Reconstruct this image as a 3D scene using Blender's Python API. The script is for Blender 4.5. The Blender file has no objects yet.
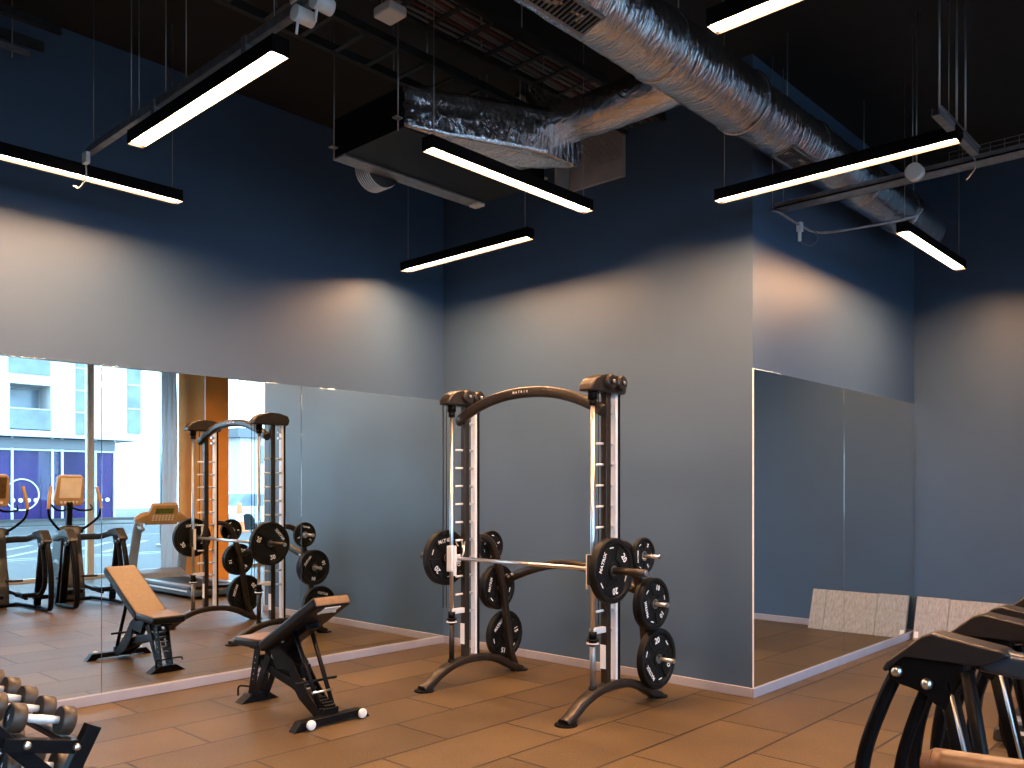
import bpy, bmesh, math, random
from mathutils import Vector, Matrix
random.seed(7)
C = bpy.context.scene.collection
PI = math.pi

# ---------------------------------------------------------------- camera, world, light, exposure
cam_data = bpy.data.cameras.new('camera')
cam = bpy.data.objects.new('camera', cam_data); C.objects.link(cam)
cam.location = (0, 0, 1.5)
cam.rotation_euler = (PI/2, 0, math.radians(42.8))
cam_data.sensor_width = 36.0
cam_data.lens = 853*36/1024
cam_data.shift_y = 106/1024
cam_data.clip_start = 0.05; cam_data.clip_end = 300
bpy.context.scene.camera = cam

world = bpy.data.worlds.new('sky'); bpy.context.scene.world = world
world.use_nodes = True
wn = world.node_tree
bg = wn.nodes['Background']
bg.inputs['Color'].default_value = (0.44, 0.70, 1.0, 1)
bg.inputs['Strength'].default_value = 8.0

LAMP = 172.0
vs = bpy.context.scene.view_settings
vs.view_transform = 'Standard'; vs.look = 'None'; vs.gamma = 1; vs.use_curve_mapping = False
vs.exposure = 0.55
cy = bpy.context.scene.cycles
cy.max_bounces = 10; cy.diffuse_bounces = 5; cy.glossy_bounces = 6; cy.transparent_max_bounces = 12
cy.sample_clamp_indirect = 6.0
try: cy.use_denoising = True
except Exception: pass

# ---------------------------------------------------------------- materials
def mat(name, col, rough=.5, metal=0.0, spec=.5, noise=None, bump=None, emit=None, coat=0):
    m = bpy.data.materials.new(name); m.use_nodes = True
    nt = m.node_tree; b = nt.nodes['Principled BSDF']
    b.inputs['Base Color'].default_value = (*col, 1)
    b.inputs['Roughness'].default_value = rough
    b.inputs['Metallic'].default_value = metal
    b.inputs['Specular IOR Level'].default_value = spec
    if coat: b.inputs['Coat Weight'].default_value = coat; b.inputs['Coat Roughness'].default_value = .1
    if noise:
        sc, amt = noise
        tc = nt.nodes.new('ShaderNodeTexCoord'); n = nt.nodes.new('ShaderNodeTexNoise')
        n.inputs['Scale'].default_value = sc; n.inputs['Detail'].default_value = 4
        nt.links.new(tc.outputs['Object'], n.inputs['Vector'])
        r = nt.nodes.new('ShaderNodeValToRGB')
        r.color_ramp.elements[0].position = .3; r.color_ramp.elements[1].position = .7
        r.color_ramp.elements[0].color = (*[c*(1-amt) for c in col], 1)
        r.color_ramp.elements[1].color = (*[min(1, c*(1+amt)) for c in col], 1)
        nt.links.new(n.outputs['Fac'], r.inputs['Fac']); nt.links.new(r.outputs['Color'], b.inputs['Base Color'])
    if bump:
        sc, st = bump
        tc = nt.nodes.new('ShaderNodeTexCoord'); n = nt.nodes.new('ShaderNodeTexNoise')
        n.inputs['Scale'].default_value = sc; n.inputs['Detail'].default_value = 3
        nt.links.new(tc.outputs['Object'], n.inputs['Vector'])
        bp = nt.nodes.new('ShaderNodeBump'); bp.inputs['Strength'].default_value = st
        bp.inputs['Distance'].default_value = .02
        nt.links.new(n.outputs['Fac'], bp.inputs['Height']); nt.links.new(bp.outputs['Normal'], b.inputs['Normal'])
    if emit:
        b.inputs['Emission Color'].default_value = (*emit[0], 1); b.inputs['Emission Strength'].default_value = emit[1]
    return m

M = {}
M['wall'] = mat('teal_wall_paint', (.058, .104, .176), .46, spec=.5, noise=(1.2, .05), bump=(60, .04))
M['ceil'] = mat('black_ceiling_paint', (.008, .009, .009), .8, noise=(2, .2))
M['base'] = mat('pale_skirting_paint', (.33, .32, .37), .4, noise=(8, .04))
M['black'] = mat('black_powder_coat', (.004, .004, .005), .40, spec=.12, noise=(30, .2))
M['satin'] = mat('dark_satin_metal', (.045, .035, .028), .34, metal=.6, noise=(20, .15))
M['chrome'] = mat('chrome_steel', (.75, .75, .76), .30, metal=1, noise=(15, .05))
M['alu'] = mat('bright_aluminium', (.80, .80, .82), .42, metal=.15, noise=(15, .04))
M['rubber'] = mat('plate_rubber', (.007, .007, .007), .5, spec=.18, noise=(40, .25))
M['white'] = mat('white_print', (.85, .85, .85), .5)
M['plastic_w'] = mat('white_plastic', (.75, .75, .73), .4, noise=(10, .04))
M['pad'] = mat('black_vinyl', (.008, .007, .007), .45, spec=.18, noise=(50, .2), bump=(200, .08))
M['padtop'] = mat('lamplit_brown_vinyl', (.17, .10, .052), .42, spec=.3, noise=(40, .12), bump=(200, .08))  # brown pad vinyl with the tan of lamp light put into the colour
M['galv'] = mat('galvanised_steel', (.30, .30, .31), .4, metal=.8, noise=(25, .2))
M['darkgalv'] = mat('dark_tray_steel', (.035, .04, .042), .5, metal=.4, noise=(10, .2))
M['brown'] = mat('brushed_brown_handle', (.16, .085, .045), .4, noise=(30, .15))
M['grey'] = mat('grey_machine_plastic', (.16, .19, .24), .3, noise=(12, .1))
M['bluegrey'] = mat('blue_grey_upright_paint', (.16, .22, .30), .3, noise=(12, .1))
M['charcoal'] = mat('charcoal_plastic', (.022, .022, .024), .4, noise=(12, .1))
M['bronze'] = mat('bronze_console_plastic', (.42, .26, .11), .4, noise=(12, .1))
M['wood'] = mat('warm_plywood', (.85, .34, .07), .7, spec=.08, noise=(3, .08))
M['cloth'] = mat('pale_curtain_cloth', (.62, .62, .60), .8, noise=(10, .06))
_cl = M['cloth'].node_tree; _tr = _cl.nodes.new('ShaderNodeBsdfTranslucent'); _tr.inputs['Color'].default_value = (.9, .9, .9, 1)
_mx = _cl.nodes.new('ShaderNodeMixShader'); _mx.inputs[0].default_value = .75
_cl.links.new(_cl.nodes['Principled BSDF'].outputs[0], _mx.inputs[1]); _cl.links.new(_tr.outputs[0], _mx.inputs[2])
_cl.links.new(_mx.outputs[0], _cl.nodes['Material Output'].inputs['Surface'])
M['screen'] = mat('paper_covered_screen', (.75, .66, .52), .5, noise=(8, .08))
M['lcd'] = mat('green_lcd', (.10, .13, .03), .2, noise=(30, .3))
M['wire'] = mat('steel_wire', (.35, .34, .32), .35, metal=.8, noise=(10, .1))
M['cable_r'] = mat('red_cable', (.13, .035, .03), .5, noise=(10, .1))
M['cable_w'] = mat('grey_cable', (.16, .155, .15), .5, noise=(10, .1))
M['board'] = mat('grey_fire_board', (.38, .35, .33), .7, noise=(6, .12))
M['yellow'] = mat('yellow_tag', (.6, .5, .1), .5)

# hammered foil for the duct wrap
def foil(name='duct_foil'):
    m = bpy.data.materials.new(name); m.use_nodes = True
    nt = m.node_tree; b = nt.nodes['Principled BSDF']
    b.inputs['Base Color'].default_value = (.80, .80, .82, 1); b.inputs['Metallic'].default_value = 1
    b.inputs['Roughness'].default_value = .20
    tc = nt.nodes.new('ShaderNodeTexCoord'); mp = nt.nodes.new('ShaderNodeMapping')
    mp.inputs['Scale'].default_value = (7, 26, 7)
    nt.links.new(tc.outputs['Object'], mp.inputs['Vector'])
    n = nt.nodes.new('ShaderNodeTexNoise'); n.inputs['Scale'].default_value = 1.0; n.inputs['Detail'].default_value = 6
    n.inputs['Distortion'].default_value = 1.2
    nt.links.new(mp.outputs['Vector'], n.inputs['Vector'])
    n2 = nt.nodes.new('ShaderNodeTexVoronoi'); n2.inputs['Scale'].default_value = 9
    nt.links.new(tc.outputs['Object'], n2.inputs['Vector'])
    ad = nt.nodes.new('ShaderNodeMath'); ad.operation = 'MULTIPLY_ADD'; ad.inputs[1].default_value = .35
    nt.links.new(n2.outputs['Distance'], ad.inputs[0]); nt.links.new(n.outputs['Fac'], ad.inputs[2])
    bp = nt.nodes.new('ShaderNodeBump'); bp.inputs['Strength'].default_value = .42; bp.inputs['Distance'].default_value = .05
    nt.links.new(ad.outputs[0], bp.inputs['Height']); nt.links.new(bp.outputs['Normal'], b.inputs['Normal'])
    return m
M['foil'] = foil()

def floor_mat():
    m = bpy.data.materials.new('rubber_tile_floor'); m.use_nodes = True
    nt = m.node_tree; b = nt.nodes['Principled BSDF']
    tc = nt.nodes.new('ShaderNodeTexCoord'); sp = nt.nodes.new('ShaderNodeSeparateXYZ'); cb = nt.nodes.new('ShaderNodeCombineXYZ')
    nt.links.new(tc.outputs['Object'], sp.inputs[0])
    ax = nt.nodes.new('ShaderNodeMath'); ax.operation = 'ADD'; ax.inputs[1].default_value = 40*.49 + 6.22
    ay = nt.nodes.new('ShaderNodeMath'); ay.operation = 'ADD'; ay.inputs[1].default_value = 40.0
    nt.links.new(sp.outputs['X'], ax.inputs[0]); nt.links.new(sp.outputs['Y'], ay.inputs[0])
    nt.links.new(ay.outputs[0], cb.inputs[0]); nt.links.new(ax.outputs[0], cb.inputs[1])
    br = nt.nodes.new('ShaderNodeTexBrick')
    br.inputs['Scale'].default_value = 1; br.inputs['Brick Width'].default_value = 1.0; br.inputs['Row Height'].default_value = .49
    br.inputs['Mortar Size'].default_value = .0085; br.inputs['Mortar Smooth'].default_value = .3
    br.offset = .5; br.offset_frequency = 2
    br.inputs['Color1'].default_value = (.074, .047, .021, 1); br.inputs['Color2'].default_value = (.118, .076, .033, 1)
    br.inputs['Mortar'].default_value = (.012, .008, .006, 1)
    nt.links.new(cb.outputs[0], br.inputs['Vector'])
    n = nt.nodes.new('ShaderNodeTexNoise'); n.inputs['Scale'].default_value = 90; n.inputs['Detail'].default_value = 3
    nt.links.new(tc.outputs['Object'], n.inputs['Vector'])
    n2 = nt.nodes.new('ShaderNodeTexNoise'); n2.inputs['Scale'].default_value = 1.6; n2.inputs['Detail'].default_value = 5
    nt.links.new(tc.outputs['Object'], n2.inputs['Vector'])
    mr = nt.nodes.new('ShaderNodeMapRange'); mr.inputs['From Min'].default_value = .3; mr.inputs['From Max'].default_value = .7
    mr.inputs['To Min'].default_value = .72; mr.inputs['To Max'].default_value = 1.28
    nt.links.new(n.outputs['Fac'], mr.inputs['Value'])
    mr2 = nt.nodes.new('ShaderNodeMapRange'); mr2.inputs['From Min'].default_value = .3; mr2.inputs['From Max'].default_value = .7
    mr2.inputs['To Min'].default_value = .82; mr2.inputs['To Max'].default_value = 1.18
    nt.links.new(n2.outputs['Fac'], mr2.inputs['Value'])
    mu = nt.nodes.new('ShaderNodeMath'); mu.operation = 'MULTIPLY'
    nt.links.new(mr.outputs[0], mu.inputs[0]); nt.links.new(mr2.outputs[0], mu.inputs[1])
    vm = nt.nodes.new('ShaderNodeVectorMath'); vm.operation = 'SCALE'
    nt.links.new(br.outputs['Color'], vm.inputs[0]); nt.links.new(mu.outputs[0], vm.inputs['Scale'])
    nt.links.new(vm.outputs[0], b.inputs['Base Color'])
    b.inputs['Roughness'].default_value = .48; b.inputs['Specular IOR Level'].default_value = .4
    bp = nt.nodes.new('ShaderNodeBump'); bp.inputs['Strength'].default_value = .25; bp.inputs['Distance'].default_value = .01
    nt.links.new(n.outputs['Fac'], bp.inputs['Height'])
    bp2 = nt.nodes.new('ShaderNodeBump'); bp2.inputs['Strength'].default_value = .6; bp2.inputs['Distance'].default_value = .01; bp2.invert = True
    nt.links.new(br.outputs['Fac'], bp2.inputs['Height']); nt.links.new(bp.outputs['Normal'], bp2.inputs['Normal'])
    nt.links.new(bp2.outputs['Normal'], b.inputs['Normal'])
    return m
M['floor'] = floor_mat()

M['mirror'] = mat('mirror_glass', (.80, .84, .82), .0, metal=1)
def glass():
    m = bpy.data.materials.new('clear_window_glass'); m.use_nodes = True
    nt = m.node_tree; nt.nodes.remove(nt.nodes['Principled BSDF'])
    out = nt.nodes['Material Output']
    t = nt.nodes.new('ShaderNodeBsdfTransparent'); t.inputs['Color'].default_value = (.93, .97, .97, 1)
    g = nt.nodes.new('ShaderNodeBsdfGlossy'); g.inputs['Roughness'].default_value = .02
    f = nt.nodes.new('ShaderNodeFresnel'); f.inputs['IOR'].default_value = 1.35
    mx = nt.nodes.new('ShaderNodeMixShader')
    nt.links.new(f.outputs[0], mx.inputs[0]); nt.links.new(t.outputs[0], mx.inputs[1]); nt.links.new(g.outputs[0], mx.inputs[2])
    nt.links.new(mx.outputs[0], out.inputs['Surface'])
    return m
M['glass'] = glass()
M['lampglow'] = mat('warm_diffuser', (.9, .8, .6), .5, emit=((1.0, .56, .29), LAMP))

# ---------------------------------------------------------------- mesh builder
def smooth_path(pts, n=6):
    P = [Vector(p) for p in pts]
    if len(P) < 3: return P
    out = []
    for i in range(len(P)-1):
        p0 = P[max(i-1, 0)]; p1 = P[i]; p2 = P[i+1]; p3 = P[min(i+2, len(P)-1)]
        for k in range(n):
            t = k/n
            out.append(.5*((2*p1)+(-p0+p2)*t+(2*p0-5*p1+4*p2-p3)*t*t+(-p0+3*p1-3*p2+p3)*t**3))
    out.append(P[-1]); return out

def rrect(w, h, r=.01, n=3):
    pts = []
    for cx, cz, a0 in ((w/2-r, h/2-r, 0), (-w/2+r, h/2-r, PI/2), (-w/2+r, -h/2+r, PI), (w/2-r, -h/2+r, 3*PI/2)):
        for k in range(n+1):
            a = a0+k*PI/2/n; pts.append((cx+r*math.cos(a), cz+r*math.sin(a)))
    return pts

class MB:
    def __init__(s): s.bm = bmesh.new(); s.mi = 0
    def _face(s, vs, smooth=False):
        try: f = s.bm.faces.new(vs)
        except ValueError: return None
        f.material_index = s.mi; f.smooth = smooth; return f
    def box(s, lo, hi, b=0, mtx=None):
        x0, y0, z0 = lo; x1, y1, z1 = hi
        vs_ = [Vector(p) for p in ((x0,y0,z0),(x1,y0,z0),(x1,y1,z0),(x0,y1,z0),(x0,y0,z1),(x1,y0,z1),(x1,y1,z1),(x0,y1,z1))]
        if mtx: vs_ = [mtx@v for v in vs_]
        v = [s.bm.verts.new(p) for p in vs_]
        fs = [s._face([v[i] for i in q]) for q in ((0,3,2,1),(4,5,6,7),(0,1,5,4),(1,2,6,5),(2,3,7,6),(3,0,4,7))]
        if b:
            ed = list({e for f in fs for e in f.edges})
            r = bmesh.ops.bevel(s.bm, geom=ed, offset=b, segments=2, profile=.5, affect='EDGES')
            for f in r['faces']: f.material_index = s.mi; f.smooth = True
        return s
    def sweep(s, pts, prof, up=(0, 0, 1), caps=True, scales=None, smooth=True, closed=False):
        P = [Vector(p) for p in pts]; up = Vector(up); rings = []; n = len(P); prev = None
        for i, p in enumerate(P):
            if closed: t = P[(i+1) % n]-P[i-1]
            else: t = (P[min(i+1, n-1)]-P[max(i-1, 0)])
            t.normalize()
            side = t.cross(up)
            if side.length < 1e-3:
                side = prev.copy() if prev is not None else t.cross(Vector((0, 1, 0)) if abs(t.y) < .9 else Vector((1, 0, 0)))
            side.normalize()
            if prev is not None and side.dot(prev) < 0: side = -side
            prev = side; u2 = side.cross(t)
            k = scales[i] if scales else 1
            rings.append([s.bm.verts.new(p+side*(a*k)+u2*(b_*k)) for a, b_ in prof])
        m = len(prof); R = rings + ([rings[0]] if closed else [])
        for i in range(len(R)-1):
            for j in range(m):
                s._face([R[i][j], R[i][(j+1) % m], R[i+1][(j+1) % m], R[i+1][j]], smooth)
        if caps and not closed:
            s._face(list(reversed(rings[0]))); s._face(rings[-1])
        return s
    def tube(s, pts, r, seg=10, **k):
        return s.sweep(pts, [(r*math.cos(2*PI*i/seg), r*math.sin(2*PI*i/seg)) for i in range(seg)], **k)
    def cyl(s, a, b, r, seg=16, r2=None):
        a = Vector(a); b = Vector(b)
        return s.tube([a, b], r, seg, up=(0, 0, 1) if abs((b-a).normalized().z) < .95 else (0, 1, 0), scales=None if r2 is None else [1, r2/r])
    def lathe(s, prof, mtx, seg=32, smooth=False):
        # prof: (r, h) pairs about local Z
        rings = []
        for r, h in prof:
            if r < 1e-6: rings.append([s.bm.verts.new(mtx@Vector((0, 0, h)))])
            else: rings.append([s.bm.verts.new(mtx@Vector((r*math.cos(2*PI*i/seg), r*math.sin(2*PI*i/seg), h))) for i in range(seg)])
        for A, B in zip(rings, rings[1:]):
            for i in range(seg):
                j = (i+1) % seg
                q = []
                for v in (A[i % len(A)], A[j % len(A)], B[j % len(B)], B[i % len(B)]):
                    if v not in q: q.append(v)
                if len(q) > 2: s._face(q, smooth)
        return s
    def prism(s, poly, mtx, d, b=0, bseg=2):
        A = [s.bm.verts.new(mtx@Vector((x, y, 0))) for x, y in poly]
        B = [s.bm.verts.new(mtx@Vector((x, y, d))) for x, y in poly]
        n = len(poly); fs = [s._face(list(reversed(A))), s._face(B)]
        for i in range(n): fs.append(s._face([A[i], A[(i+1) % n], B[(i+1) % n], B[i]]))
        if b:
            ed = list({e for f in fs if f for e in f.edges})
            r = bmesh.ops.bevel(s.bm, geom=ed, offset=b, segments=bseg, profile=.5, affect='EDGES', clamp_overlap=True)
            for f in r['faces']: f.material_index = s.mi; f.smooth = True
        return s
    def text(s, body, size, mtx, mi):
        cu = bpy.data.curves.new('t', 'FONT'); cu.body = body; cu.size = size; cu.extrude = size*.015
        cu.align_x = 'CENTER'; cu.align_y = 'CENTER'; cu.resolution_u = 2; cu.offset = size*.02
        o = bpy.data.objects.new('t', cu); C.objects.link(o)
        dg = bpy.context.evaluated_depsgraph_get(); me = bpy.data.meshes.new_from_object(o.evaluated_get(dg))
        old = set(s.bm.faces); me.transform(mtx); s.bm.from_mesh(me)
        for f in s.bm.faces:
            if f not in old: f.material_index = mi
        bpy.data.objects.remove(o); bpy.data.curves.remove(cu); bpy.data.meshes.remove(me)
        return s
    def build(s, name, mats, parent=None, loc=None):
        bmesh.ops.recalc_face_normals(s.bm, faces=s.bm.faces[:])
        me = bpy.data.meshes.new(name); s.bm.to_mesh(me); s.bm.free()
        for m in (mats if isinstance(mats, (list, tuple)) else [mats]): me.materials.append(M[m] if isinstance(m, str) else m)
        o = bpy.data.objects.new(name, me); C.objects.link(o)
        if parent: o.parent = parent
        if loc: o.location = loc
        return o

def tag(o, label=None, cat=None, group=None, kind=None):
    if label: o['label'] = label
    if cat: o['category'] = cat
    if group: o['group'] = group
    if kind: o['kind'] = kind
    return o
def thing(name, loc, label, cat, group=None, rz=0):
    o = bpy.data.objects.new(name, None); C.objects.link(o); o.empty_display_size = .1
    o.location = loc; o.rotation_euler = (0, 0, rz)
    return tag(o, label, cat, group)
def dup(root, loc=None, rz=None, label=None, group=None, parent=None):
    r = root.copy(); C.objects.link(r)
    if parent: r.parent = parent
    if loc is not None: r.location = loc
    if rz is not None: r.rotation_euler = (0, 0, rz)
    if label: r['label'] = label
    if group: r['group'] = group
    for ch in list(root.children):
        dup(ch, parent=r)
    return r
def struct(name, mb, m): return tag(mb.build(name, m), kind='structure')
T = Matrix.Translation
def R(a, ax): return Matrix.Rotation(math.radians(a), 4, ax)
XZ = Matrix(((1,0,0,0),(0,0,1,0),(0,1,0,0),(0,0,0,1)))      # local x,y -> world x,z ; depth -> +y
YZ = Matrix(((0,0,1,0),(1,0,0,0),(0,1,0,0),(0,0,0,1)))      # local x,y -> world y,z ; depth -> +x

# ---------------------------------------------------------------- setting
H = 4.65; XL = -6.2; YB = 5.7; XS = -2.91; YF = 9.2; XW = 2.65; YR = -3.4
struct('floor', MB().box((XL-.15, YR-.15, -.12), (XW+.12, YF+.15, 0)), 'floor')
struct('ceiling', MB().box((XL-.15, YR-.15, H), (XW+.15, YF+.15, H+.15)), 'ceil')
def wall(name, lo, hi): return struct(name, MB().box(lo, hi), 'wall')
wall('wall_left', (XL-.15, YR-.15, 0), (XL, YB+.15, H))
wall('wall_back', (XL, YB, 0), (XS, YB+.15, H))
wall('wall_side', (XS-.15, YB+.15, 0), (XS, YF+.15, H))
wall('wall_far', (XS, YF, 0), (XW+.15, YF+.15, H))
wall('wall_rear', (XL, YR-.15, 0), (XW+.15, YR, H))
HEAD = 3.70
struct('wall_window_head', MB().box((XW, YR, HEAD), (XW+.15, YF, H)), 'wall')
bb = .07
def board(name, lo, hi): return struct(name, MB().box(lo, hi, b=.004), 'base')
board('baseboard_back', (XL+.03, YB-.018, 0), (XS, YB, bb))
board('baseboard_far', (XS+.02, YF-.018, 0), (XW, YF, bb))
board('baseboard_rear', (XL, YR, 0), (XW, YR+.018, bb))
board('baseboard_left', (XL, YR+.02, 0), (XL+.03, YB, bb))
board('baseboard_side', (XS, YB-.018, 0), (XS+.02, YF-.018, bb))

# mirrors
MT = 2.38
names_l = ['left wall mirror panel next to the room corner beside the smith machine',
           'tall wall mirror panel on the left wall reflecting the treadmill and both bench and rack',
           'tall wall mirror panel on the left wall reflecting the elliptical trainers at the photo edge',
           'left wall mirror panel just outside the frame behind the dumbbell rack',
           'last left wall mirror panel, farthest from the smith machine corner']
edges = [YB-.002, 4.07, 2.44, .81, -.82, -2.45]
for i in range(5):
    y1, y0 = edges[i]-.0015, edges[i+1]+.0015
    o = MB().box((0, 0, 0), (.006, y1-y0, MT-bb-.002), b=.0012).build('wall_mirror', 'mirror', None, (XL+.001, y0, bb+.001))
    tag(o, names_l[i], 'mirror', 'mirror panels along the left wall')
for y0, y1, lb in ((YB+.004, 7.36, 'wall mirror panel beginning at the column edge, on the short right wall'),
                   (7.36, YF-.01, 'wall mirror panel on the short right wall next to the leaning grey boards')):
    o = MB().box((0, 0, 0), (.006, y1-y0-.003, MT-bb-.002), b=.0012).build('wall_mirror', 'mirror', None, (XS+.001, y0, bb+.001))
    tag(o, lb, 'mirror', 'mirror panels on the short right wall')
struct('trim_1', MB().box((XS-.001, YB-.004, bb), (XS+.009, YB+.003, MT)), 'alu')

# window wall: mullions and panes, each bay a window
ys = [YR, -1.96, -.03, 1.90, 3.83, 5.76, 7.69, YF]
for i in range(7):
    a, b_ = ys[i], ys[i+1]
    f = MB()
    f.box((XW+.02, a-.05, 0), (XW+.14, a+.05, HEAD), b=.004)
    f.box((XW+.03, a+.05, 0), (XW+.12, b_-.05, .06)); f.box((XW+.03, a+.05, HEAD-.07), (XW+.12, b_-.05, HEAD))
    w = struct('window_%d' % (i+1), f, 'plastic_w')
    MB().box((XW+.07, a+.05, .06), (XW+.082, b_-.05, HEAD-.07)).build('pane', 'glass', w)

# ---------------------------------------------------------------- outside
M['pave'] = mat('pale_paving', (.045, .040, .036), .7, noise=(1.5, .08))
M['road'] = mat('grey_asphalt', (.030, .029, .028), .7, noise=(.8, .10))
M['line'] = mat('road_paint', (.22, .22, .18), .6, noise=(2, .1))
M['render'] = mat('white_facade_render', (.55, .52, .50), .7, noise=(.5, .03))
M['shopglass'] = mat('violet_blue_shop_glass', (.030, .018, .085), .2, noise=(.35, .5), spec=.2)
M['bluglass'] = mat('blue_window_glass', (.12, .15, .18), .2, noise=(.9, .4), spec=.8)
M['mull'] = mat('pale_metal_mullion', (.5, .55, .62), .4, metal=.3)
M['roofdk'] = mat('dark_roof_edge', (.16, .16, .17), .7)
M['pinkwall'] = mat('pale_pink_render', (.62, .56, .56), .7, noise=(.4, .03))
M['orange'] = mat('orange_plastic', (.85, .16, .04), .5, noise=(4, .08))
M['carw'] = mat('silver_car_paint', (.55, .57, .60), .25, metal=.3, coat=.6)
M['card'] = mat('dark_car_paint', (.06, .09, .12), .25, metal=.3, coat=.6)
tag(MB().box((XW+.12, -30, -.3), (8, 60, -.03)).build('pavement', 'pave'), kind='structure')
tag(MB().box((8, -30, -.32), (28, 60, -.08)).build('road', 'road'), kind='structure')
tag(MB().box((28, -30, -.3), (60, 60, -.03)).build('pavement', 'pave'), kind='structure')
mk = MB()
for x, a, b_ in ((8.6, -20, 50), (9.1, -20, 50), (17.9, -20, 50), (27.2, -20, 50)): mk.box((x, a, -.08), (x+.14, b_, -.076))
for k in range(9):
    m_ = T((12+.0*k, 1.5+k*1.1, -.078))@R(35, 'Z'); mk.box((-2.6, -.08, 0), (2.6, .08, .004), mtx=m_)
tag(mk.build('road_markings', 'line'), kind='structure')

def building_a():
    X = 32.4
    t = thing('apartment_building', (X, 0, -.03), 'white apartment block with a balcony above a violet glass shopfront across the street', 'building')
    w = MB()
    y0, y1 = -4, 19.7
    # upper storeys with a balcony recess 13.4..15.3 and z 4.4..6.65
    by0, by1, bz0, bz1 = 13.45, 15.25, 4.4, 6.6
    w.box((0, y0, 4.1), (8, by0, 13)); w.box((0, by1, 4.1), (8, y1, 13)); w.box((0, by0, 4.1), (8, by1, bz0)); w.box((0, by0, bz1), (8, by1, 13))
    w.box((1.5, by0, bz0), (8, by1, bz1))
    w.build('upper_wall', 'render', t)
    MB().box((1.38, by0+.1, bz0), (1.48, by1-.1, bz1-.1)).build('window', 'bluglass', t)
    MB().box((-.02, by0, bz0+.05), (.02, by1, bz0+1.0)).build('balcony_rail', 'bluglass', t)
    MB().box((-.05, by0, bz0+1.0), (.05, by1, bz0+1.05)).build('handrail', 'mull', t)
    for a, b_, z0, z1 in ((13.4, 15.2, 7.1, 8.4), (16.4, 16.8, 4.3, 12), (18.95, 19.6, 4.5, 12)):
        fr = MB().box((-.06, a, z0), (.02, b_, z1)).build('window', 'bluglass', t)
        f = MB()
        k = max(1, int((z1-z0)/1.1))
        for j in range(1, k): f.box((-.09, a, z0+(z1-z0)*j/k-.03), (-.06, b_, z0+(z1-z0)*j/k+.03))
        if k > 1: f.build('window_frame', 'mull', fr)
        else: f.bm.free()
    MB().box((.6, y0, 0), (.7, y1-1.2, 4.1)).build('shopfront_glass', 'shopglass', t)
    MB().box((.45, y0, 3.55), (.6, y1-1.2, 4.05)).build('fascia', 'roofdk', t)
    f = MB()
    for y in (9.0, 11.3, 13.7, 15.5, 15.95, 17.55, 18.5): f.box((.48, y-.05, 0), (.6, y+.05, 4.1))
    f.box((.5, y0, 3.45), (.6, y1-1.2, 3.53)); f.build('shopfront_frame', 'mull', t)
    MB().box((.52, 15.0, 0), (.59, 15.95, 2.2)).build('entrance_door', 'shopglass', t)
    d = MB(); q = []
    for k in range(48): q.append((.57, 14.15+.75*math.cos(2*PI*k/48), 1.3+.75*math.sin(2*PI*k/48)))
    d.tube(q, .03, 6, up=(1, 0, 0), closed=True)
    for k in range(20):
        y = 13.75+.34*k
        if y > 18.3: break
        d.cyl((.55, y, 1.03), (.59, y, 1.03), .10, 12)
    d.build('window_decal', 'white', t)
    MB().box((-.3, y0, -0.0), (.6, y1, .12)).build('step', 'pave', t)
building_a()
t = thing('office_building', (30, 24, -.03), 'low pale building with a strip of windows beyond the orange cone outdoors', 'building')
MB().box((0, 0, 0), (3, 14, 4.4)).build('wall', 'pinkwall', t)
MB().box((-.3, -.3, 4.4), (3.2, 14, 4.9)).build('roof_edge', 'roofdk', t)
for k in range(5):
    f = MB().box((-.04, 1.1+k*2.4, 3.0), (.02, 3.1+k*2.4, 4.0)).build('window', 'bluglass', t)
t = thing('bollard_post', (11.2, 11.0, -.08), 'round grey post standing in the street outside the window', 'post')
MB().cyl((0, 0, 0), (0, 0, 5.5), .11).build('shaft', 'galv', t); MB().cyl((0, 0, 0), (0, 0, .06), .2).build('foot_plate', 'galv', t)
t = thing('traffic_cone', (16.8, 16.5, -.08), 'orange and white traffic cone standing on the road outside', 'traffic cone')
MB().box((-.26, -.26, 0), (.26, .26, .06), b=.01).build('base', 'orange', t)
c_ = MB().lathe([(.20, .06), (.16, .40), (.155, .42)], Matrix()).lathe([(.125, .68), (.12, .70), (.09, .98), (.06, 1.1), (0, 1.1)], Matrix(), smooth=True)
c_.mi = 1; c_.lathe([(.155, .42), (.125, .68)], Matrix(), smooth=True); c_.build('cone', ['orange', 'white'], t)
def car(loc, rz, label, paint):
    t = thing('car', loc, label, 'car', None, rz)
    body = [(-2.1, .25), (2.1, .25), (2.15, .55), (2.0, .78), (1.1, .92), (-1.9, .95), (-2.12, .7)]
    MB().prism(body, T((0, -.85, 0))@XZ, 1.7, b=.06).build('body', paint, t)
    cab = [(-1.8, .93), (1.05, .9), (.35, 1.42), (-1.3, 1.45)]
    MB().prism(cab, T((0, -.72, 0))@XZ, 1.44, b=.05).build('cabin', 'bluglass', t)
    MB().prism([(-1.28, 1.40), (.35, 1.38), (.2, 1.48), (-1.2, 1.5)], T((0, -.7, 0))@XZ, 1.4).build('roof', paint, t)
    for x in (-1.3, 1.3):
        for y in (-.8, .8): MB().cyl((x, y-.1, .32), (x, y+.1, .32), .32, 20).build('wheel', 'rubber', t)
car((22.2, 19.2, -.08), math.radians(80), 'dark parked car outside beside the orange cone', 'card')
car((19.5, 18.9, -.08), math.radians(80), 'silver parked car outside, partly behind the rack in the mirror', 'carw')

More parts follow.
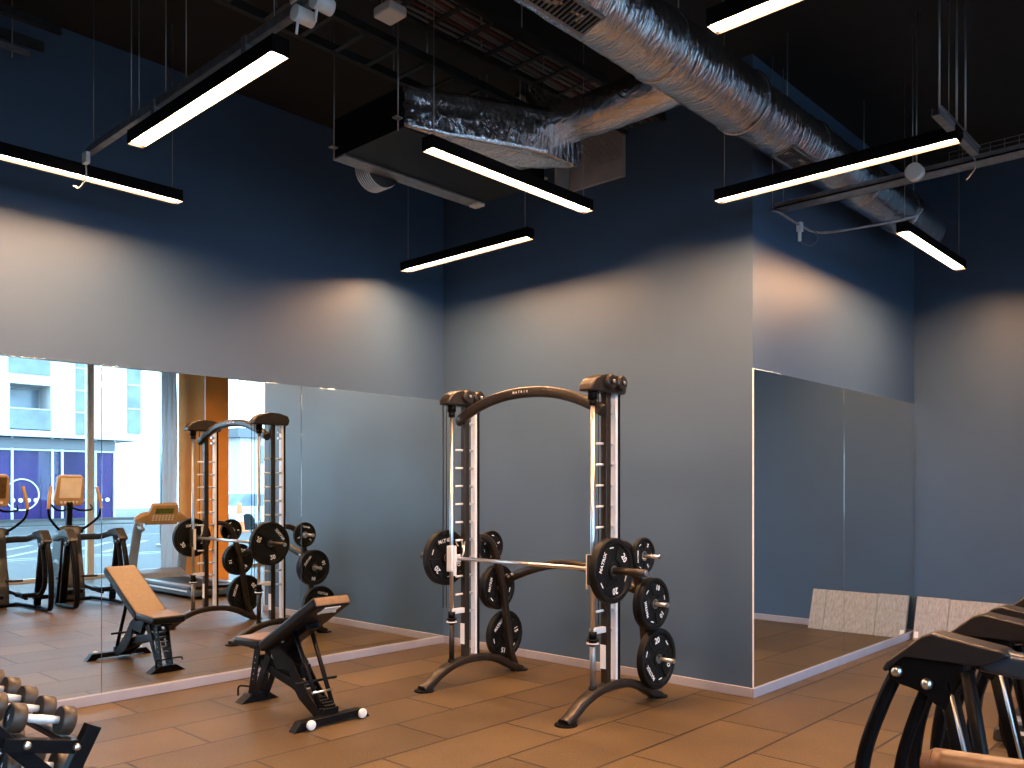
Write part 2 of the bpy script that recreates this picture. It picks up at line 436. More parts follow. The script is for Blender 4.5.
# timber column and curtain by the window
t = thing('timber_column', (.35, 6.61, 0), 'orange plywood clad column reflected behind the treadmill', 'column')
MB().box((0, 0, 0), (.91, .4, H-.001), b=.003).build('cladding', 'wood', t)
MB().box((-.004, -.006, 0), (.01, .004, H-.01)).build('corner_trim', 'alu', t)
cur = MB(); n = 26
for zi in range(13):
    pass
P = []
for i in range(n+1):
    u = i/n; P.append((u, .045*math.sin(u*18)))
cv = []
for zi in range(14):
    z = .05+zi/13*(3.75); fl = (1-zi/13)
    row = [cur.bm.verts.new((1.15+w_+.02*math.sin(zi*.7+u*5), 6.30+u*.21+fl*.05*(u-.5), z)) for u, w_ in P]
    row2 = [cur.bm.verts.new((1.165+w_+.02*math.sin(zi*.7+u*5), 6.30+u*.21+fl*.05*(u-.5), z)) for u, w_ in P]
    cv.append((row, row2))
for zi in range(13):
    for i in range(n):
        cur._face([cv[zi][0][i], cv[zi][0][i+1], cv[zi+1][0][i+1], cv[zi+1][0][i]], True)
        cur._face([cv[zi][1][i], cv[zi+1][1][i], cv[zi+1][1][i+1], cv[zi][1][i+1]], True)
    for i in (0, n): cur._face([cv[zi][0][i], cv[zi+1][0][i], cv[zi+1][1][i], cv[zi][1][i]])
for i in range(n):
    cur._face([cv[0][0][i], cv[0][1][i], cv[0][1][i+1], cv[0][0][i+1]]); cur._face([cv[13][0][i], cv[13][0][i+1], cv[13][1][i+1], cv[13][1][i]])
t = thing('curtain', (0, 0, 0), 'pale grey full-height curtain hanging beside the orange column', 'curtain')
cur.build('drape', 'cloth', t)
MB().cyl((1.16, 6.2, 3.83), (1.16, 6.6, 3.83), .015).cyl((1.16, 6.4, 3.83), (1.16, 6.4, H), .008, 8).build('rail', 'alu', t)

# ---------------------------------------------------------------- leaning boards against the far wall
def lean(x0, x1, h, y_off, label, th=.035):
    t = thing('floor_board', (x0, YF-.20+y_off, 0), label, 'board')
    w = x1-x0; a = math.degrees(math.atan2(.15, h))
    m_ = R(-a, 'X')
    b_ = MB().box((0, 0, 0), (w, th, h), b=.004, mtx=m_)
    b_.build('panel', 'boardp', t)
    return t
def board_mat():
    m = mat('grey_textured_board', (.36, .33, .31), .7)
    nt = m.node_tree; b = nt.nodes['Principled BSDF']
    tc = nt.nodes.new('ShaderNodeTexCoord'); mp = nt.nodes.new('ShaderNodeMapping'); mp.inputs['Scale'].default_value = (60, 60, 5)
    n = nt.nodes.new('ShaderNodeTexNoise'); n.inputs['Scale'].default_value = 1; n.inputs['Detail'].default_value = 4
    nt.links.new(tc.outputs['Object'], mp.inputs[0]); nt.links.new(mp.outputs[0], n.inputs['Vector'])
    r = nt.nodes.new('ShaderNodeValToRGB'); r.color_ramp.elements[0].position = .35; r.color_ramp.elements[1].position = .65
    r.color_ramp.elements[0].color = (.30, .28, .27, 1); r.color_ramp.elements[1].color = (.42, .40, .39, 1)
    nt.links.new(n.outputs['Fac'], r.inputs[0]); nt.links.new(r.outputs[0], b.inputs['Base Color'])
    return m
M['boardp'] = board_mat()
t1 = lean(-2.865, -2.56, .445, 0, 'narrow grey textured board leaning on the far wall next to the mirror')
MB().box((.012, -.004, .02), (.05, .0, .085), mtx=R(-18.6, 'X')).build('label_sticker', 'white', t1)
lean(-2.557, -2.02, .44, 0, 'wide grey textured board leaning on the far wall, middle of the row')
lean(-2.017, -1.86, .44, 0, 'narrow grey textured board at the far end of the leaning row')

# ---------------------------------------------------------------- pendant lamps
LZ = 3.47
def lamp(x0, y0, x1, y1, label, wires=(.12, .88), first=[None]):
    along_x = abs(x1-x0) > abs(y1-y0)
    L = 1.5
    cx, cyy = (x0+x1)/2, (y0+y1)/2
    if first[0] is None:
        t = thing('linear_pendant_lamp', (cx, cyy, LZ), label, 'lamp', 'linear pendant lamps')
        MB().box((-L/2, -.044, .006), (L/2, .044, .060), b=.003).box((-L/2, -.0445, -.018), (L/2, -.042, .010)).box((-L/2, .042, -.018), (L/2, .0445, .010)).build('housing', 'black', t)
        MB().box((-L/2+.002, -.0418, -.002), (L/2-.002, .0418, .0055)).build('diffuser', 'lampglow', t)
        for s in (-1, 1):
            MB().cyl((s*.70, 0, .060), (s*.70, 0, H-LZ), .0022, 6).build('suspension_wire', 'wire', t)
            MB().box((s*(L/2)-.002, -.045, -.019), (s*(L/2)+.003, .045, .062)).build('end_cap', 'black', t)
        first[0] = t; r = t
    else: r = dup(first[0], (cx, cyy, LZ), 0, label)
    r.rotation_euler = (0, 0, 0 if along_x else PI/2)
    return r
lamp(-5.89, 4.945, -4.39, 4.945, 'glowing linear lamp hanging above the mirror corner, below the air unit')
lamp(-3.68, 3.26, -3.68, 4.76, 'glowing linear lamp hanging right under the foil duct elbow')
lamp(-2.907, 5.195, -1.41, 5.195, 'glowing linear lamp hanging in front of the outer column corner')
lamp(-2.22, 6.75, -2.22, 8.25, 'farthest glowing linear lamp, beneath the end of the big foil duct')
lamp(-4.86, 2.10, -3.36, 2.10, 'glowing linear lamp fixed under the diagonal steel channel at upper left')
lamp(-5.6, 1.22, -5.6, 2.72, 'glowing linear lamp cut by the left photo edge')
lamp(-1.84, 3.24, -.34, 3.24, 'glowing linear lamp cut by the top photo edge, right of the duct')
lamp(-1.0, .9, -1.0, -.6, 'added linear lamp above the camera position, outside the frame', )  # unseen lamp, added to keep the near floor and dumbbells lit

# ---------------------------------------------------------------- ducts
def foil_tube(mb, pts, r, seg=36, wob=.010, seed=1, caps=True):
    rnd = random.Random(seed)
    P = [Vector(p) for p in pts]; out = []
    for a, b_ in zip(P, P[1:]):
        k = max(1, int((b_-a).length/.05))
        for i in range(k): out.append(a.lerp(b_, i/k))
    out.append(P[-1])
    sc = [1+rnd.uniform(-1, 1)*wob for _ in out]
    mb.tube(out, r, seg, scales=sc, caps=caps)
    for v in mb.bm.verts: v.co += Vector((rnd.uniform(-1, 1), rnd.uniform(-1, 1), rnd.uniform(-1, 1)))*.0035
t = thing('air_duct', (-2.6, 0, 3.95), 'large foil-wrapped round air duct running under the black ceiling', 'duct')
d = MB(); foil_tube(d, [(0, 1.2, 0), (0, 4.95, 0)], .190, seed=3); d.build('duct_section', 'foil', t)
d = MB(); foil_tube(d, [(0, 4.93, 0), (0, 8.6, 0)], .180, seed=4); d.build('duct_section', 'foil', t)
for y, r_ in ((2.8, .192), (4.0, .193), (4.94, .196), (5.9, .184), (6.9, .184), (7.8, .184)):
    q = [(r_*math.cos(2*PI*k/48), y, r_*math.sin(2*PI*k/48)) for k in range(48)]
    MB().tube(q, .008, 6, up=(0, 1, 0), closed=True).build('duct_band', 'foil', t)
def grille(y, ang, parent, r_):
    m_ = T((0, y, 0))@R(ang, 'Y')@T((0, 0, -r_))
    b_ = MB()
    b_.box((-.065, -.20, -.012), (.065, .20, .03), mtx=m_)
    g = b_.build('air_grille', 'black', parent)
    s_ = MB()
    for k in range(-6, 7): s_.box((-.06, k*.03-.003, -.020), (.06, k*.03+.003, -.010), mtx=m_)
    s_.box((-.075, -.21, -.018), (-.06, .21, .0), mtx=m_); s_.box((.06, -.21, -.018), (.075, .21, .0), mtx=m_)
    s_.box((-.075, -.215, -.018), (.075, -.20, .0), mtx=m_); s_.box((-.075, .20, -.018), (.075, .215, .0), mtx=m_)
    s_.build('grille_slats', 'galv', g)
grille(3.12, -16, t, .178); grille(5.65, -14, t, .168)
for y in (2.6, 4.2, 5.6, 7.0, 8.2):
    MB().cyl((0, y, .17), (0, y, H-3.95), .004, 6).build('hanger_rod', 'wire', t)
b_ = MB(); foil_tube(b_, [(-.12, 4.42, .0), (-.6, 4.42, -.01), (-1.1, 4.40, -.01), (-1.28, 4.40, -.01)], .135, seg=28, seed=6)
b_.build('branch_duct', 'foil', t)
b_ = MB(); foil_tube(b_, [(-1.02, 4.40, -.005), (-1.3, 4.36, -.015), (-1.5, 4.2, -.03)], .165, seg=28, seed=8, wob=.03)
b_.build('flexible_elbow', 'foil', t)

# fan coil unit with insulated plenum
t = thing('ceiling_air_unit', (-4.6, 3.27, 3.65), 'dark rectangular air handling unit hanging beside the foil duct elbow', 'air unit')
MB().box((0, 0, 0), (.70, 1.28, .25), b=.004).build('casing', 'black', t)
MB().box((-.01, .0, -.012), (.11, 1.28, .0)).build('bottom_flange', 'galv', t)
MB().box((.02, 1.20, -.03), (.12, 1.27, -.012), b=.004).build('sensor', 'plastic_w', t)
pl = MB()
a = [(.70, .0, .0), (.70, .92, .0), (.70, .92, .25), (.70, .0, .25)]
c2 = [(1.02, .95, .03), (1.02, 1.28, .03), (1.02, 1.28, .33), (1.02, .95, .33)]
def loft(mb, A, B, n=10, wob=.006):
    rnd = random.Random(5); rows = []
    def dense(Q):
        o = []
        for i in range(4):
            p, q = Vector(Q[i]), Vector(Q[(i+1) % 4])
            for k in range(n): o.append(p.lerp(q, k/n))
        return o
    DA, DB = dense(A), dense(B)
    for j in range(n+1):
        rows.append([mb.bm.verts.new(p.lerp(q, j/n)+Vector((rnd.uniform(-wob, wob) for _ in range(3)))) for p, q in zip(DA, DB)])
    m = 4*n
    for j in range(n):
        for i in range(m): mb._face([rows[j][i], rows[j][(i+1) % m], rows[j+1][(i+1) % m], rows[j+1][i]], True)
    mb._face(list(reversed(rows[0]))); mb._face(rows[-1])
loft(pl, a, c2); pl.build('foil_plenum', 'foil', t)
fl = MB()
for k in range(7):
    r_ = .135; q = [(-.03-.02*k, .42+r_*math.cos(2*PI*i/32), .06+r_*math.sin(2*PI*i/32)) for i in range(32)]
    fl.tube(q, .0045, 6, up=(1, 0, 0), closed=True)
fl.mi = 1; fl.cyl((0, .42, .06), (-.17, .42, .06), .130, 32)
fl.build('flexible_spigot', ['alu', 'darkgalv'], t)
for x, y in ((.03, -.02), (.67, -.02), (.03, 1.3), (.67, 1.3)):
    h_ = MB(); h_.cyl((x, y, -.02), (x, y, H-3.65), .0045, 6); h_.box((x-.02, y-.03, .05), (x+.02, y+.03, .058)); h_.build('hanger_rod', 'wire', t)

# fire board patch with basket on the back wall
t = thing('wall_board', (-4.58, YB-.04, 4.04), 'grey square board patch high on the back wall under the duct', 'board')
MB().box((0, 0, 0), (.56, .038, .60), b=.002).box((-.02, -.17, 0), (.0, .038, .60), b=.002).build('panel', 'board', t)
t = thing('wire_basket_tray', (-4.40, 4.95, 4.6), 'short wire basket tray dropping to the grey board on the back wall', 'cable tray')
w = MB(); A_, B_ = Vector((0, 0, 0)), Vector((.10, .69, -.42))
up_ = Vector((0, .5, .85)).normalized()
for dx in (0, .05, .10, .15, .20, .25): w.tube([A_+Vector((dx, 0, 0)), B_+Vector((dx, 0, 0))], .003, 6)
for k in range(12):
    p = A_.lerp(B_, k/11); w.tube([p+Vector((0, 0, .05)), p, p+Vector((.25, 0, 0)), p+Vector((.25, 0, .05))], .003, 6, up=(0, 1, 0))
for dx in (0, .25): w.tube([A_+Vector((dx, 0, .05)), B_+Vector((dx, 0, .05))], .003, 6)
w.cyl((0, 0, 0), (0, 0, .05), .004, 6).cyl((.25, 0, 0), (.25, 0, .05), .004, 6)
w.build('basket', 'wire', t)
MB().box((-.16, .0, -.02), (-.06, .60, .04), mtx=R(-31, 'X')).build('trunking', 'darkgalv', t)

# ---------------------------------------------------------------- struts, trays and cables near the ceiling
def channel(mb, a, b_, w_=.041, h_=.041):
    prof = [(-w_/2, -h_/2), (w_/2, -h_/2), (w_/2, h_/2), (w_/4, h_/2), (w_/4, h_/2-.004), (w_/2-.004, h_/2-.004), (w_/2-.004, -h_/2+.004), (-w_/2+.004, -h_/2+.004), (-w_/2+.004, h_/2-.004), (-w_/4, h_/2-.004), (-w_/4, h_/2), (-w_/2, h_/2)]
    mb.sweep([a, b_], prof, smooth=False)
t = thing('steel_strut', (-5.53, 2.10, 3.60), 'long perforated steel channel carrying the upper left lamp', 'strut')
s_ = MB(); channel(s_, (0, 0, 0), (3.2, 0, 0)); s_.build('channel', 'galv', t)
for x in (.08, .62, 1.05, 1.28, 2.4, 2.62): MB().cyl((x, 0, 0), (x, 0, H-3.6), .003, 6).build('hanger_wire', 'wire', t)
for x in (.95, 1.9): MB().box((x-.02, -.03, -.06), (x+.02, .03, .02)).build('clamp', 'galv', t)
MB().box((.03, -.05, -.10), (.09, -.022, -.03), b=.004).tube(smooth_path([(.06, -.04, -.09), (.12, -.06, -.2), (.02, -.06, -.24), (-.1, -.05, -.2)]), .004, 6).build('cable_connector', 'plastic_w', t)
for x in (2.36, 2.50): MB().cyl((x, -.05, -.05), (x, .04, -.05), .034, 16).tube([(x, -.03, -.06), (x, -.04, -.14)], .006, 8).build('cable_connector', 'plastic_w', t)
t = thing('junction_box', (-3.40, 2.17, 3.72), 'white junction box beside the steel channel at the top of the photo', 'junction box')
MB().box((0, 0, 0), (.16, .10, .07), b=.01).build('housing', 'plastic_w', t); MB().cyl((.08, .05, .07), (.08, .05, H-3.72), .004, 6).build('hanger_rod', 'wire', t)

def tray(loc, length, w_, label, depth=.06, mat_='darkgalv', rungs=True, along='y'):
    t = thing('cable_tray', loc, label, 'cable tray', None, 0 if along == 'y' else -PI/2)
    s_ = MB()
    for x in (0, w_): s_.box((x-.006, 0, 0), (x+.006, length, depth)); s_.box((x-.02, 0, 0), (x+.02, length, .006))
    s_.build('side_rail', mat_, t)
    r_ = MB()
    for k in range(int(length/.25)): r_.box((0, k*.25, .004), (w_, k*.25+.03, .014))
    r_.build('tray_slats', mat_, t)
    return t
t = tray((-4.52, 2.2, 4.28), 2.65, .34, 'wide dark cable tray running above the air unit')
for y in (.6, 1.5, 2.4):
    for x in (0, .34): MB().cyl((x, y, .03), (x, y, H-4.28), .005, 6).build('hanger_rod', 'wire', t)
t = tray((-3.98, 2.0, 4.36), 3.65, .36, 'upper cable tray carrying red and grey cables to the back wall')
for y in (.5, 2.0, 3.4):
    for x in (0, .36): MB().cyl((x, y, .03), (x, y, H-4.36), .005, 6).build('hanger_rod', 'wire', t)
for k in range(8):
    x = -3.94+k*.04; red = k in (2, 5)
    pts = [(x+.006*math.sin(i*1.3+k), 2.02+i*.4, 4.372+.006*math.cos(i+k)+.012) for i in range(10)]
    o = MB().tube(smooth_path(pts, 4), .009, 8).build('cable', 'cable_r' if red else 'cable_w', None)
    tag(o, '%s cable on the upper ceiling tray, %s counted from the air unit side' % ('red' if red else 'grey', ['first', 'second', 'third', 'fourth', 'fifth', 'sixth', 'seventh', 'eighth'][k]), 'cable', 'cables on the upper tray')
t = thing('junction_box', (-3.90, 2.98, 4.20), 'white box hanging under the red and grey cables', 'junction box')
MB().box((0, .06, 0), (.15, .19, .06), b=.012).build('housing', 'plastic_w', t)
MB().cyl((.03, .10, .06), (.03, .10, H-4.20), .004, 6).build('hanger_rod', 'wire', t)
# tray at upper left corner
t = tray((-6.0, 1.1, 4.35), .9, .30, 'dark cable tray end in the top left corner of the photo')
MB().cyl((.15, .5, .0), (.15, .5, H-4.35), .005, 6).build('hanger_rod', 'wire', t)
t = thing('steel_strut', (-5.95, 1.55, 4.28), 'short steel channel under the tray in the top left corner', 'strut')
s_ = MB(); channel(s_, (0, -.6, 0), (0, .35, 0), .03, .03); s_.build('channel', 'galv', t)
MB().cyl((0, .25, -.06), (0, .25, H-4.28), .004, 6).build('hanger_rod', 'wire', t)

# right side basket tray along x
t = thing('basket_cable_tray', (-2.88, 6.0, 3.60), 'steel basket cable tray crossing below the big duct on the right', 'cable tray')
s_ = MB()
s_.box((0, -.012, 0), (4.6, .012, .035)); s_.box((0, .14, 0), (4.6, .15, .035)); s_.box((0, -.012, 0), (4.6, .15, .006)); s_.build('tray_base', 'galv', t)
s_ = MB()
for z in (.06, .09): 
    s_.tube([(1.2, -.01, z), (4.6, -.01, z)], .0025, 5); s_.tube([(1.2, .15, z), (4.6, .15, z)], .0025, 5)
for k in range(42):
    x = 1.2+k*.08; s_.cyl((x, -.01, .03), (x, -.01, .09), .002, 5); s_.cyl((x, .15, .03), (x, .15, .09), .002, 5)
s_.build('basket_wires', 'wire', t)
for x in (.03, .95, 1.8, 2.6): MB().cyl((x, .07, 0), (x, .07, H-3.6), .004, 6).build('hanger_rod', 'wire', t)
t = thing('pipe_conduit', (-2.88, 5.93, 3.56), 'bent thin steel conduit with a hanging plug below the basket tray', 'conduit')
MB().tube(smooth_path([(.05, -.10, -.03), (.09, -.06, -.04), (.14, .17, -.09), (.20, .34, -.12), (.38, .43, -.12), (.76, .65, -.06), (.84, .70, .0)], 8), .010, 8).build('tube', 'galv', t)
MB().box((.12, .16, -.14), (.16, .20, -.07), b=.004).box((.13, .165, -.21), (.15, .19, -.14), b=.003).build('plug', 'plastic_w', t)
MB().tube(smooth_path([(.14, .18, -.21), (.20, .22, -.25), (.24, .27, -.19), (.20, .30, -.11)], 6), .004, 6).build('flex', 'cable_w', t)
MB().cyl((.055, -.09, -.03), (.055, -.09, H-3.56), .004, 6).build('hanger_rod', 'wire', t)
t = thing('smoke_detector', (-1.86, 5.86, 3.58), 'round white detector hanging beside the basket tray', 'detector')
MB().cyl((0, 0, .0), (0, .06, 0), .055, 24).build('disc', 'plastic_w', t)
MB().cyl((0, .065, -.03), (0, .065, H-3.58), .005, 6).build('hanger_rod', 'wire', t)
t = thing('steel_strut', (-1.42, 4.95, 3.50), 'short steel channel clamped over the right end of the column lamp', 'strut')
s_ = MB(); channel(s_, (0, -.12, 0), (0, .15, 0)); channel(s_, (0, .31, 0), (0, .62, 0)); s_.box((.022, -.12, .02), (.03, .62, .026)); s_.build('channel', 'galv', t)
for y in (-.06, .25, .42): MB().cyl((0, y, .0), (0, y, H-3.50), .006, 8).build('hanger_rod', 'wire', t)
MB().tube(smooth_path([(0, .50, -.02), (.02, .56, -.10), (-.04, .60, -.16)], 6), .004, 6).build('flex', 'cable_w', t)
t = thing('steel_strut', (-1.02, 5.45, 3.46), 'steel angle bracket hanging under the basket tray at right edge', 'strut')
s_ = MB(); channel(s_, (0, -.08, 0), (.05, .35, 0), .03, .03); s_.build('channel', 'galv', t)
MB().cyl((0, 0, 0), (0, 0, H-3.46), .006, 8).build('hanger_rod', 'wire', t)
MB().box((-.02, -.02, .14), (.02, .02, .20)).build('clamp', 'plastic_w', t)

# ---------------------------------------------------------------- smith machine
SX, SY = -4.12, 4.2
sm = thing('smith_machine', (SX, SY, 0), 'black smith machine with arched crossbar in front of the blue back wall', 'smith machine')
arch_yz = [(0.0, .012), (.07, .045), (.2, .118), (.35, .165), (.52, .178), (.68, .165), (.84, .115), (.97, .05), (1.08, .012)]
for s in (-1, 1):
    x = s*.68
    pp = smooth_path([(x, y, z) for y, z in arch_yz], 5)
    a_ = MB(); a_.sweep(pp, rrect(.085, .062, .02), up=(0, 0, 1))
    base = a_.build('base_foot', 'satin', sm)
    for y in (.02, 1.07): MB().lathe([(0, 0), (.075, 0), (.075, .01), (0, .014)], T((x, y, 0)), 20).build('foot_pad', 'black', base)
    up_ = MB().box((x-.025, .42, .17), (x+.025, .47, 2.17), b=.004).build('upright', 'satin', sm)
    MB().box((x-.026, .416, .30), (x+.018, .42, .46)).build('label_sticker', 'white', up_)
    ch = MB().box((x-.030, .535, .17), (x+.016, .562, 2.17), b=.004).build('channel_post', 'alu', sm)
    MB().box((x-.028, .5625, .17), (x+.020, .585, 2.17), b=.003).build('channel_back', 'black', ch)
    for k in range(10):
        z = 1.81-.14*k
        MB().cyl((x-.005, .42, z), (x-.005, .35, z), .0085, 10).build('rack_peg', 'alu', sm)
        MB().cyl((x-.02, .535, z), (x-.02, .475, z), .011, 10).build('rack_peg', 'chrome', sm)
    for z in (2.08, 2.02): MB().cyl((x-.02, .535, z), (x-.02, .50, z), .012, 10).build('bolt', 'chrome', sm)
    rod = MB().cyl((x, .30, .15), (x, .30, 2.10), .0155, 16).build('guide_rod', 'chrome', sm)
    MB().cyl((x, .30, .19), (x, .30, .52), .021, 16).build('rod_sleeve', 'galv' if s > 0 else 'satin', rod)
    MB().cyl((x, .30, .155), (x, .30, .20), .028, 16).build('rod_boot', 'black', rod)
    c_ = MB().cyl((x, .30, .50), (x, .30, .515), .040, 20).cyl((x, .30, .515), (x, .30, .565), .028, 20).cyl((x, .30, .47), (x, .30, .50), .028, 20)
    c_.build('stop_collar', 'black', rod)
    MB().cyl((x, .30, .482), (x, .30, .49), .042, 20).build('collar_ring', 'alu', rod)
    MB().box((x-.02, .29, .545), (x+.02, .43, .585), b=.005).build('safety_stop', 'alu', sm)
    MB().cyl((x, .30, 2.06), (x, .30, 2.10), .026, 12).cyl((x, .30, 2.10), (x, .30, 2.16), .034, 12).build('rod_cap', 'black', rod)
    for dy in (-.085, -.05) if s < 0 else (.07,):
        MB().cyl((x-.005, .30+dy, .60), (x-.005, .30+dy, 2.17), .003, 6).build('cable', 'black', sm)
    cap = MB().prism([(.215, 2.15), (.60, 2.15), (.62, 2.20), (.60, 2.25), (.50, 2.268), (.40, 2.272), (.32, 2.262), (.26, 2.235), (.22, 2.19)], T((x-.055, 0, 0))@YZ, .11, b=.012).build('pulley_housing', 'satin', sm)
    for y in (.41, .53):
        p_ = MB().lathe([(0, -.0), (.042, -.0), (.052, .01), (.046, .018), (.052, .028), (.042, .036), (.02, .036), (.02, .044), (0, .044)], T((x+.05, y, 2.222))@R(90, 'Y'), 24)
        p_.build('pulley', 'satin', cap)
        MB().cyl((x+.09, y, 2.222), (x+.10, y, 2.222), .012, 10).build('axle_cap', 'chrome', cap)
    # plate storage upright rising from the rear foot
    tr = smooth_path([(x, 1.03, .03), (x, .96, .18), (x, .92, .40), (x, .88, .65), (x, .82, .88), (x, .74, 1.06), (x, .66, 1.12), (x, .58, 1.13)], 5)
    MB().sweep(tr, rrect(.05, .065, .015), up=(1, 0, 0)).build('storage_upright', 'satin', sm)
    for y, z, L_ in ((.79, 1.04, .20), (.88, .70, .20), (.96, .30, .20)):
        MB().cyl((x, y, z), (x+s*L_, y, z), .014, 14).lathe([(0, 0), (.018, 0), (.018, .012), (0, .012)], T((x+s*L_, y, z))@R(90*s, 'Y'), 14).build('storage_peg', 'chrome', sm)
# arched crossbar
cp = []
for i in range(33):
    u = -1+2*i/32; cp.append((u*.70, .385, 2.03+.175*(1-abs(u)**2.2)))
cb = MB(); cb.sweep(cp, rrect(.055, .078, .022), up=(0, 0, 1))
for i, ch_ in enumerate('MATRIX'):
    u = (-.085+.026*i)
    cb.text(ch_, .023, T((u, .3565, 2.208-.175*abs(u/.7)**2.2))@R(90, 'X'), 1)
cb.build('arched_crossbar', ['satin', 'white'], sm)
cp = [(-.68+1.36*i/24, .90-.02*math.sin(PI*i/24), .76+.17*math.sin(PI*i/24)) for i in range(25)]
rb = MB().sweep(cp, rrect(.05, .07, .02), up=(0, 0, 1)).build('rear_crossbar', 'satin', sm)
for s in (-1, 1):
    for k in range(2): MB().cyl((s*(.60-.045*k), .86, .80+.02*k), (s*(.60-.045*k), .845, .80+.02*k), .010, 10).build('bolt', 'chrome', rb)
# barbell
BZ = .972; BY = .345
bar = MB().cyl((-.74, BY, BZ), (.74, BY, BZ), .0145, 16).build('barbell', 'chrome', sm)
for s in (-1, 1):
    MB().cyl((s*.74, BY, BZ), (s*1.07, BY, BZ), .0245, 20).cyl((s*.735, BY, BZ), (s*.755, BY, BZ), .034, 20).build('bar_sleeve', 'satin', bar)
    MB().cyl((s*1.07, BY, BZ), (s*1.076, BY, BZ), .018, 16).build('sleeve_cap', 'chrome', bar)
    c_ = MB().box((s*.68-.03, .272, BZ-.10), (s*.68+.03, .328, BZ+.10), b=.006).box((s*.68-.028, .32, BZ-.03), (s*.68+.028, .372, BZ+.03), b=.005)
    c_.build('bar_carriage', 'charcoal' if s > 0 else 'alu', bar)
    MB().tube([(s*.62, BY, BZ), (s*.62, .37, BZ+.05), (s*.63, .39, BZ+.13)], .007, 8).tube([(s*.62, .37, BZ+.05), (s*.66, .39, BZ+.13)], .007, 8).build('bar_hook', 'chrome', bar)
    MB().box((s*.68-.045 if s > 0 else s*.68+.035, .285, BZ-.13), (s*.68-.035 if s > 0 else s*.68+.045, .31, BZ+.10)).build('carriage_plate', 'alu', bar)

# ---------------------------------------------------------------- weight plates
def plate(R_, th, loc, label, txt='20', group=None, rx=0):
    """disc with its axis along x"""
    t = thing('weight_plate', loc, label, 'weight plate', group)
    mtx = R(rx, 'X')@R(90, 'Y')
    h = th/2
    prof = [(.027, -h*.8), (.052, -h*.8), (.054, -h*.45), (R_*.80, -h*.45), (R_*.84, -h*.9), (R_*.88, -h), (R_*.975, -h), (R_, -h*.8),
            (R_, h*.8), (R_*.975, h), (R_*.88, h), (R_*.84, h*.9), (R_*.80, h*.45), (.054, h*.45), (.052, h*.8), (.027, h*.8), (.027, -h*.8)]
    d = MB().lathe(prof, mtx, 56, smooth=False)
    for f in d.bm.faces:
        pass
    # three raised lettered sectors between the grip recesses
    for k in range(3):
        a0 = math.radians(90+k*120-38); a1 = math.radians(90+k*120+38); n = 10
        ri, ro = R_*.34, R_*.79
        poly = [(ro*math.cos(a0+(a1-a0)*i/n), ro*math.sin(a0+(a1-a0)*i/n)) for i in range(n+1)] + [(ri*math.cos(a1-(a1-a0)*i/n), ri*math.sin(a1-(a1-a0)*i/n)) for i in range(n+1)]
        d.prism(poly, mtx@T((0, 0, -h*.78)), h*1.56, b=.002)
    sz = R_*.24
    for sgn in (1, -1):
        fm = mtx@(Matrix() if sgn > 0 else R(180, 'X'))
        for k in range(3):
            w_ = 'MATRIX' if k == 1 else txt
            z_ = sz*(.75 if k == 1 else 1.15)
            d.text(w_, z_, fm@R(k*120, 'Z')@R(0, 'Z')@T((0, R_*.62, h*.80))@R(0, 'Z'), 1)
            a = 90+k*120+60
            d.text('I', sz*1.1, fm@R(a-90, 'Z')@T((0, R_*.70, h*.50))@R(90, 'Z'), 1)
    d.build('disc', ['rubber', 'white'], t)
    MB().lathe([(.026, -h*.85), (.034, -h*.85), (.034, h*.85), (.026, h*.85), (.026, -h*.85)], mtx, 28).build('hub', 'galv', t)
    return t
def PL(x, y, z): return (SX+x, SY+y, z)
plate(.215, .055, PL(.80, BY, BZ), 'large black plate on the near end of the smith machine barbell', '20', None, 35)
plate(.215, .055, PL(-.80, BY, BZ), 'large black plate on the far end of the barbell next to the mirror', '20', None, -20)
plate(.128, .035, PL(.735+.01, .79, 1.04-.0), 'small black plate on the top storage peg of the near frame', '5', None, 60)
plate(.182, .035, PL(.735, .88, .70), 'inner black plate on the middle storage peg of the near frame', '10', None, 10)
plate(.182, .035, PL(.775, .88, .70), 'outer black plate on the middle storage peg of the near frame', '10', None, 75)
plate(.215, .055, PL(.745, .96, .30), 'large black plate on the lowest storage peg of the near frame', '20', None, 100)
plate(.128, .035, PL(-.735, .79, 1.04), 'small black plate on the top storage peg of the far frame', '5', None, 20)
plate(.182, .035, PL(-.735, .88, .70), 'inner black plate on the middle storage peg of the far frame', '10', None, 45)
plate(.182, .035, PL(-.775, .88, .70), 'outer black plate on the middle storage peg of the far frame', '10', None, 80)
plate(.200, .05, PL(-.745, .96, .30), 'black plate on the lowest storage peg of the far frame', '15', None, 15)

# ---------------------------------------------------------------- adjustable bench
BX, BYc = -5.0, 3.235
bn = thing('weight_bench', (BX, BYc, 0), 'black adjustable weight bench with white transport wheels by the mirror', 'bench')
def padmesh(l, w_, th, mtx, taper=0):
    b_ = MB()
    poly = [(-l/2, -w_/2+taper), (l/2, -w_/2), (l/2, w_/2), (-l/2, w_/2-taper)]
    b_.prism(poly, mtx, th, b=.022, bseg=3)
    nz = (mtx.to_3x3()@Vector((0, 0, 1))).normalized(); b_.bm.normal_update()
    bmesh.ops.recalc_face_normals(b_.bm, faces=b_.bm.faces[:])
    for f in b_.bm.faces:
        if f.normal.dot(nz) > .75 or f.normal.dot((mtx.to_3x3()@Vector((1, 0, 0))).normalized()) > .75: f.material_index = 1  # head end coloured like the top, as lit from above
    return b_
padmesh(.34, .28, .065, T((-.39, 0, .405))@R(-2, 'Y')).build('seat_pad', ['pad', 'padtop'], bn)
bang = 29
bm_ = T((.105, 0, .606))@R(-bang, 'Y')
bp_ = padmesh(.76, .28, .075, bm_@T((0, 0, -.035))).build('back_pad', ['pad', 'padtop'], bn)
MB().box((.27, -.06, -.040), (.36, .06, -.034), mtx=bm_).build('label_sticker', 'plastic_w', bp_)
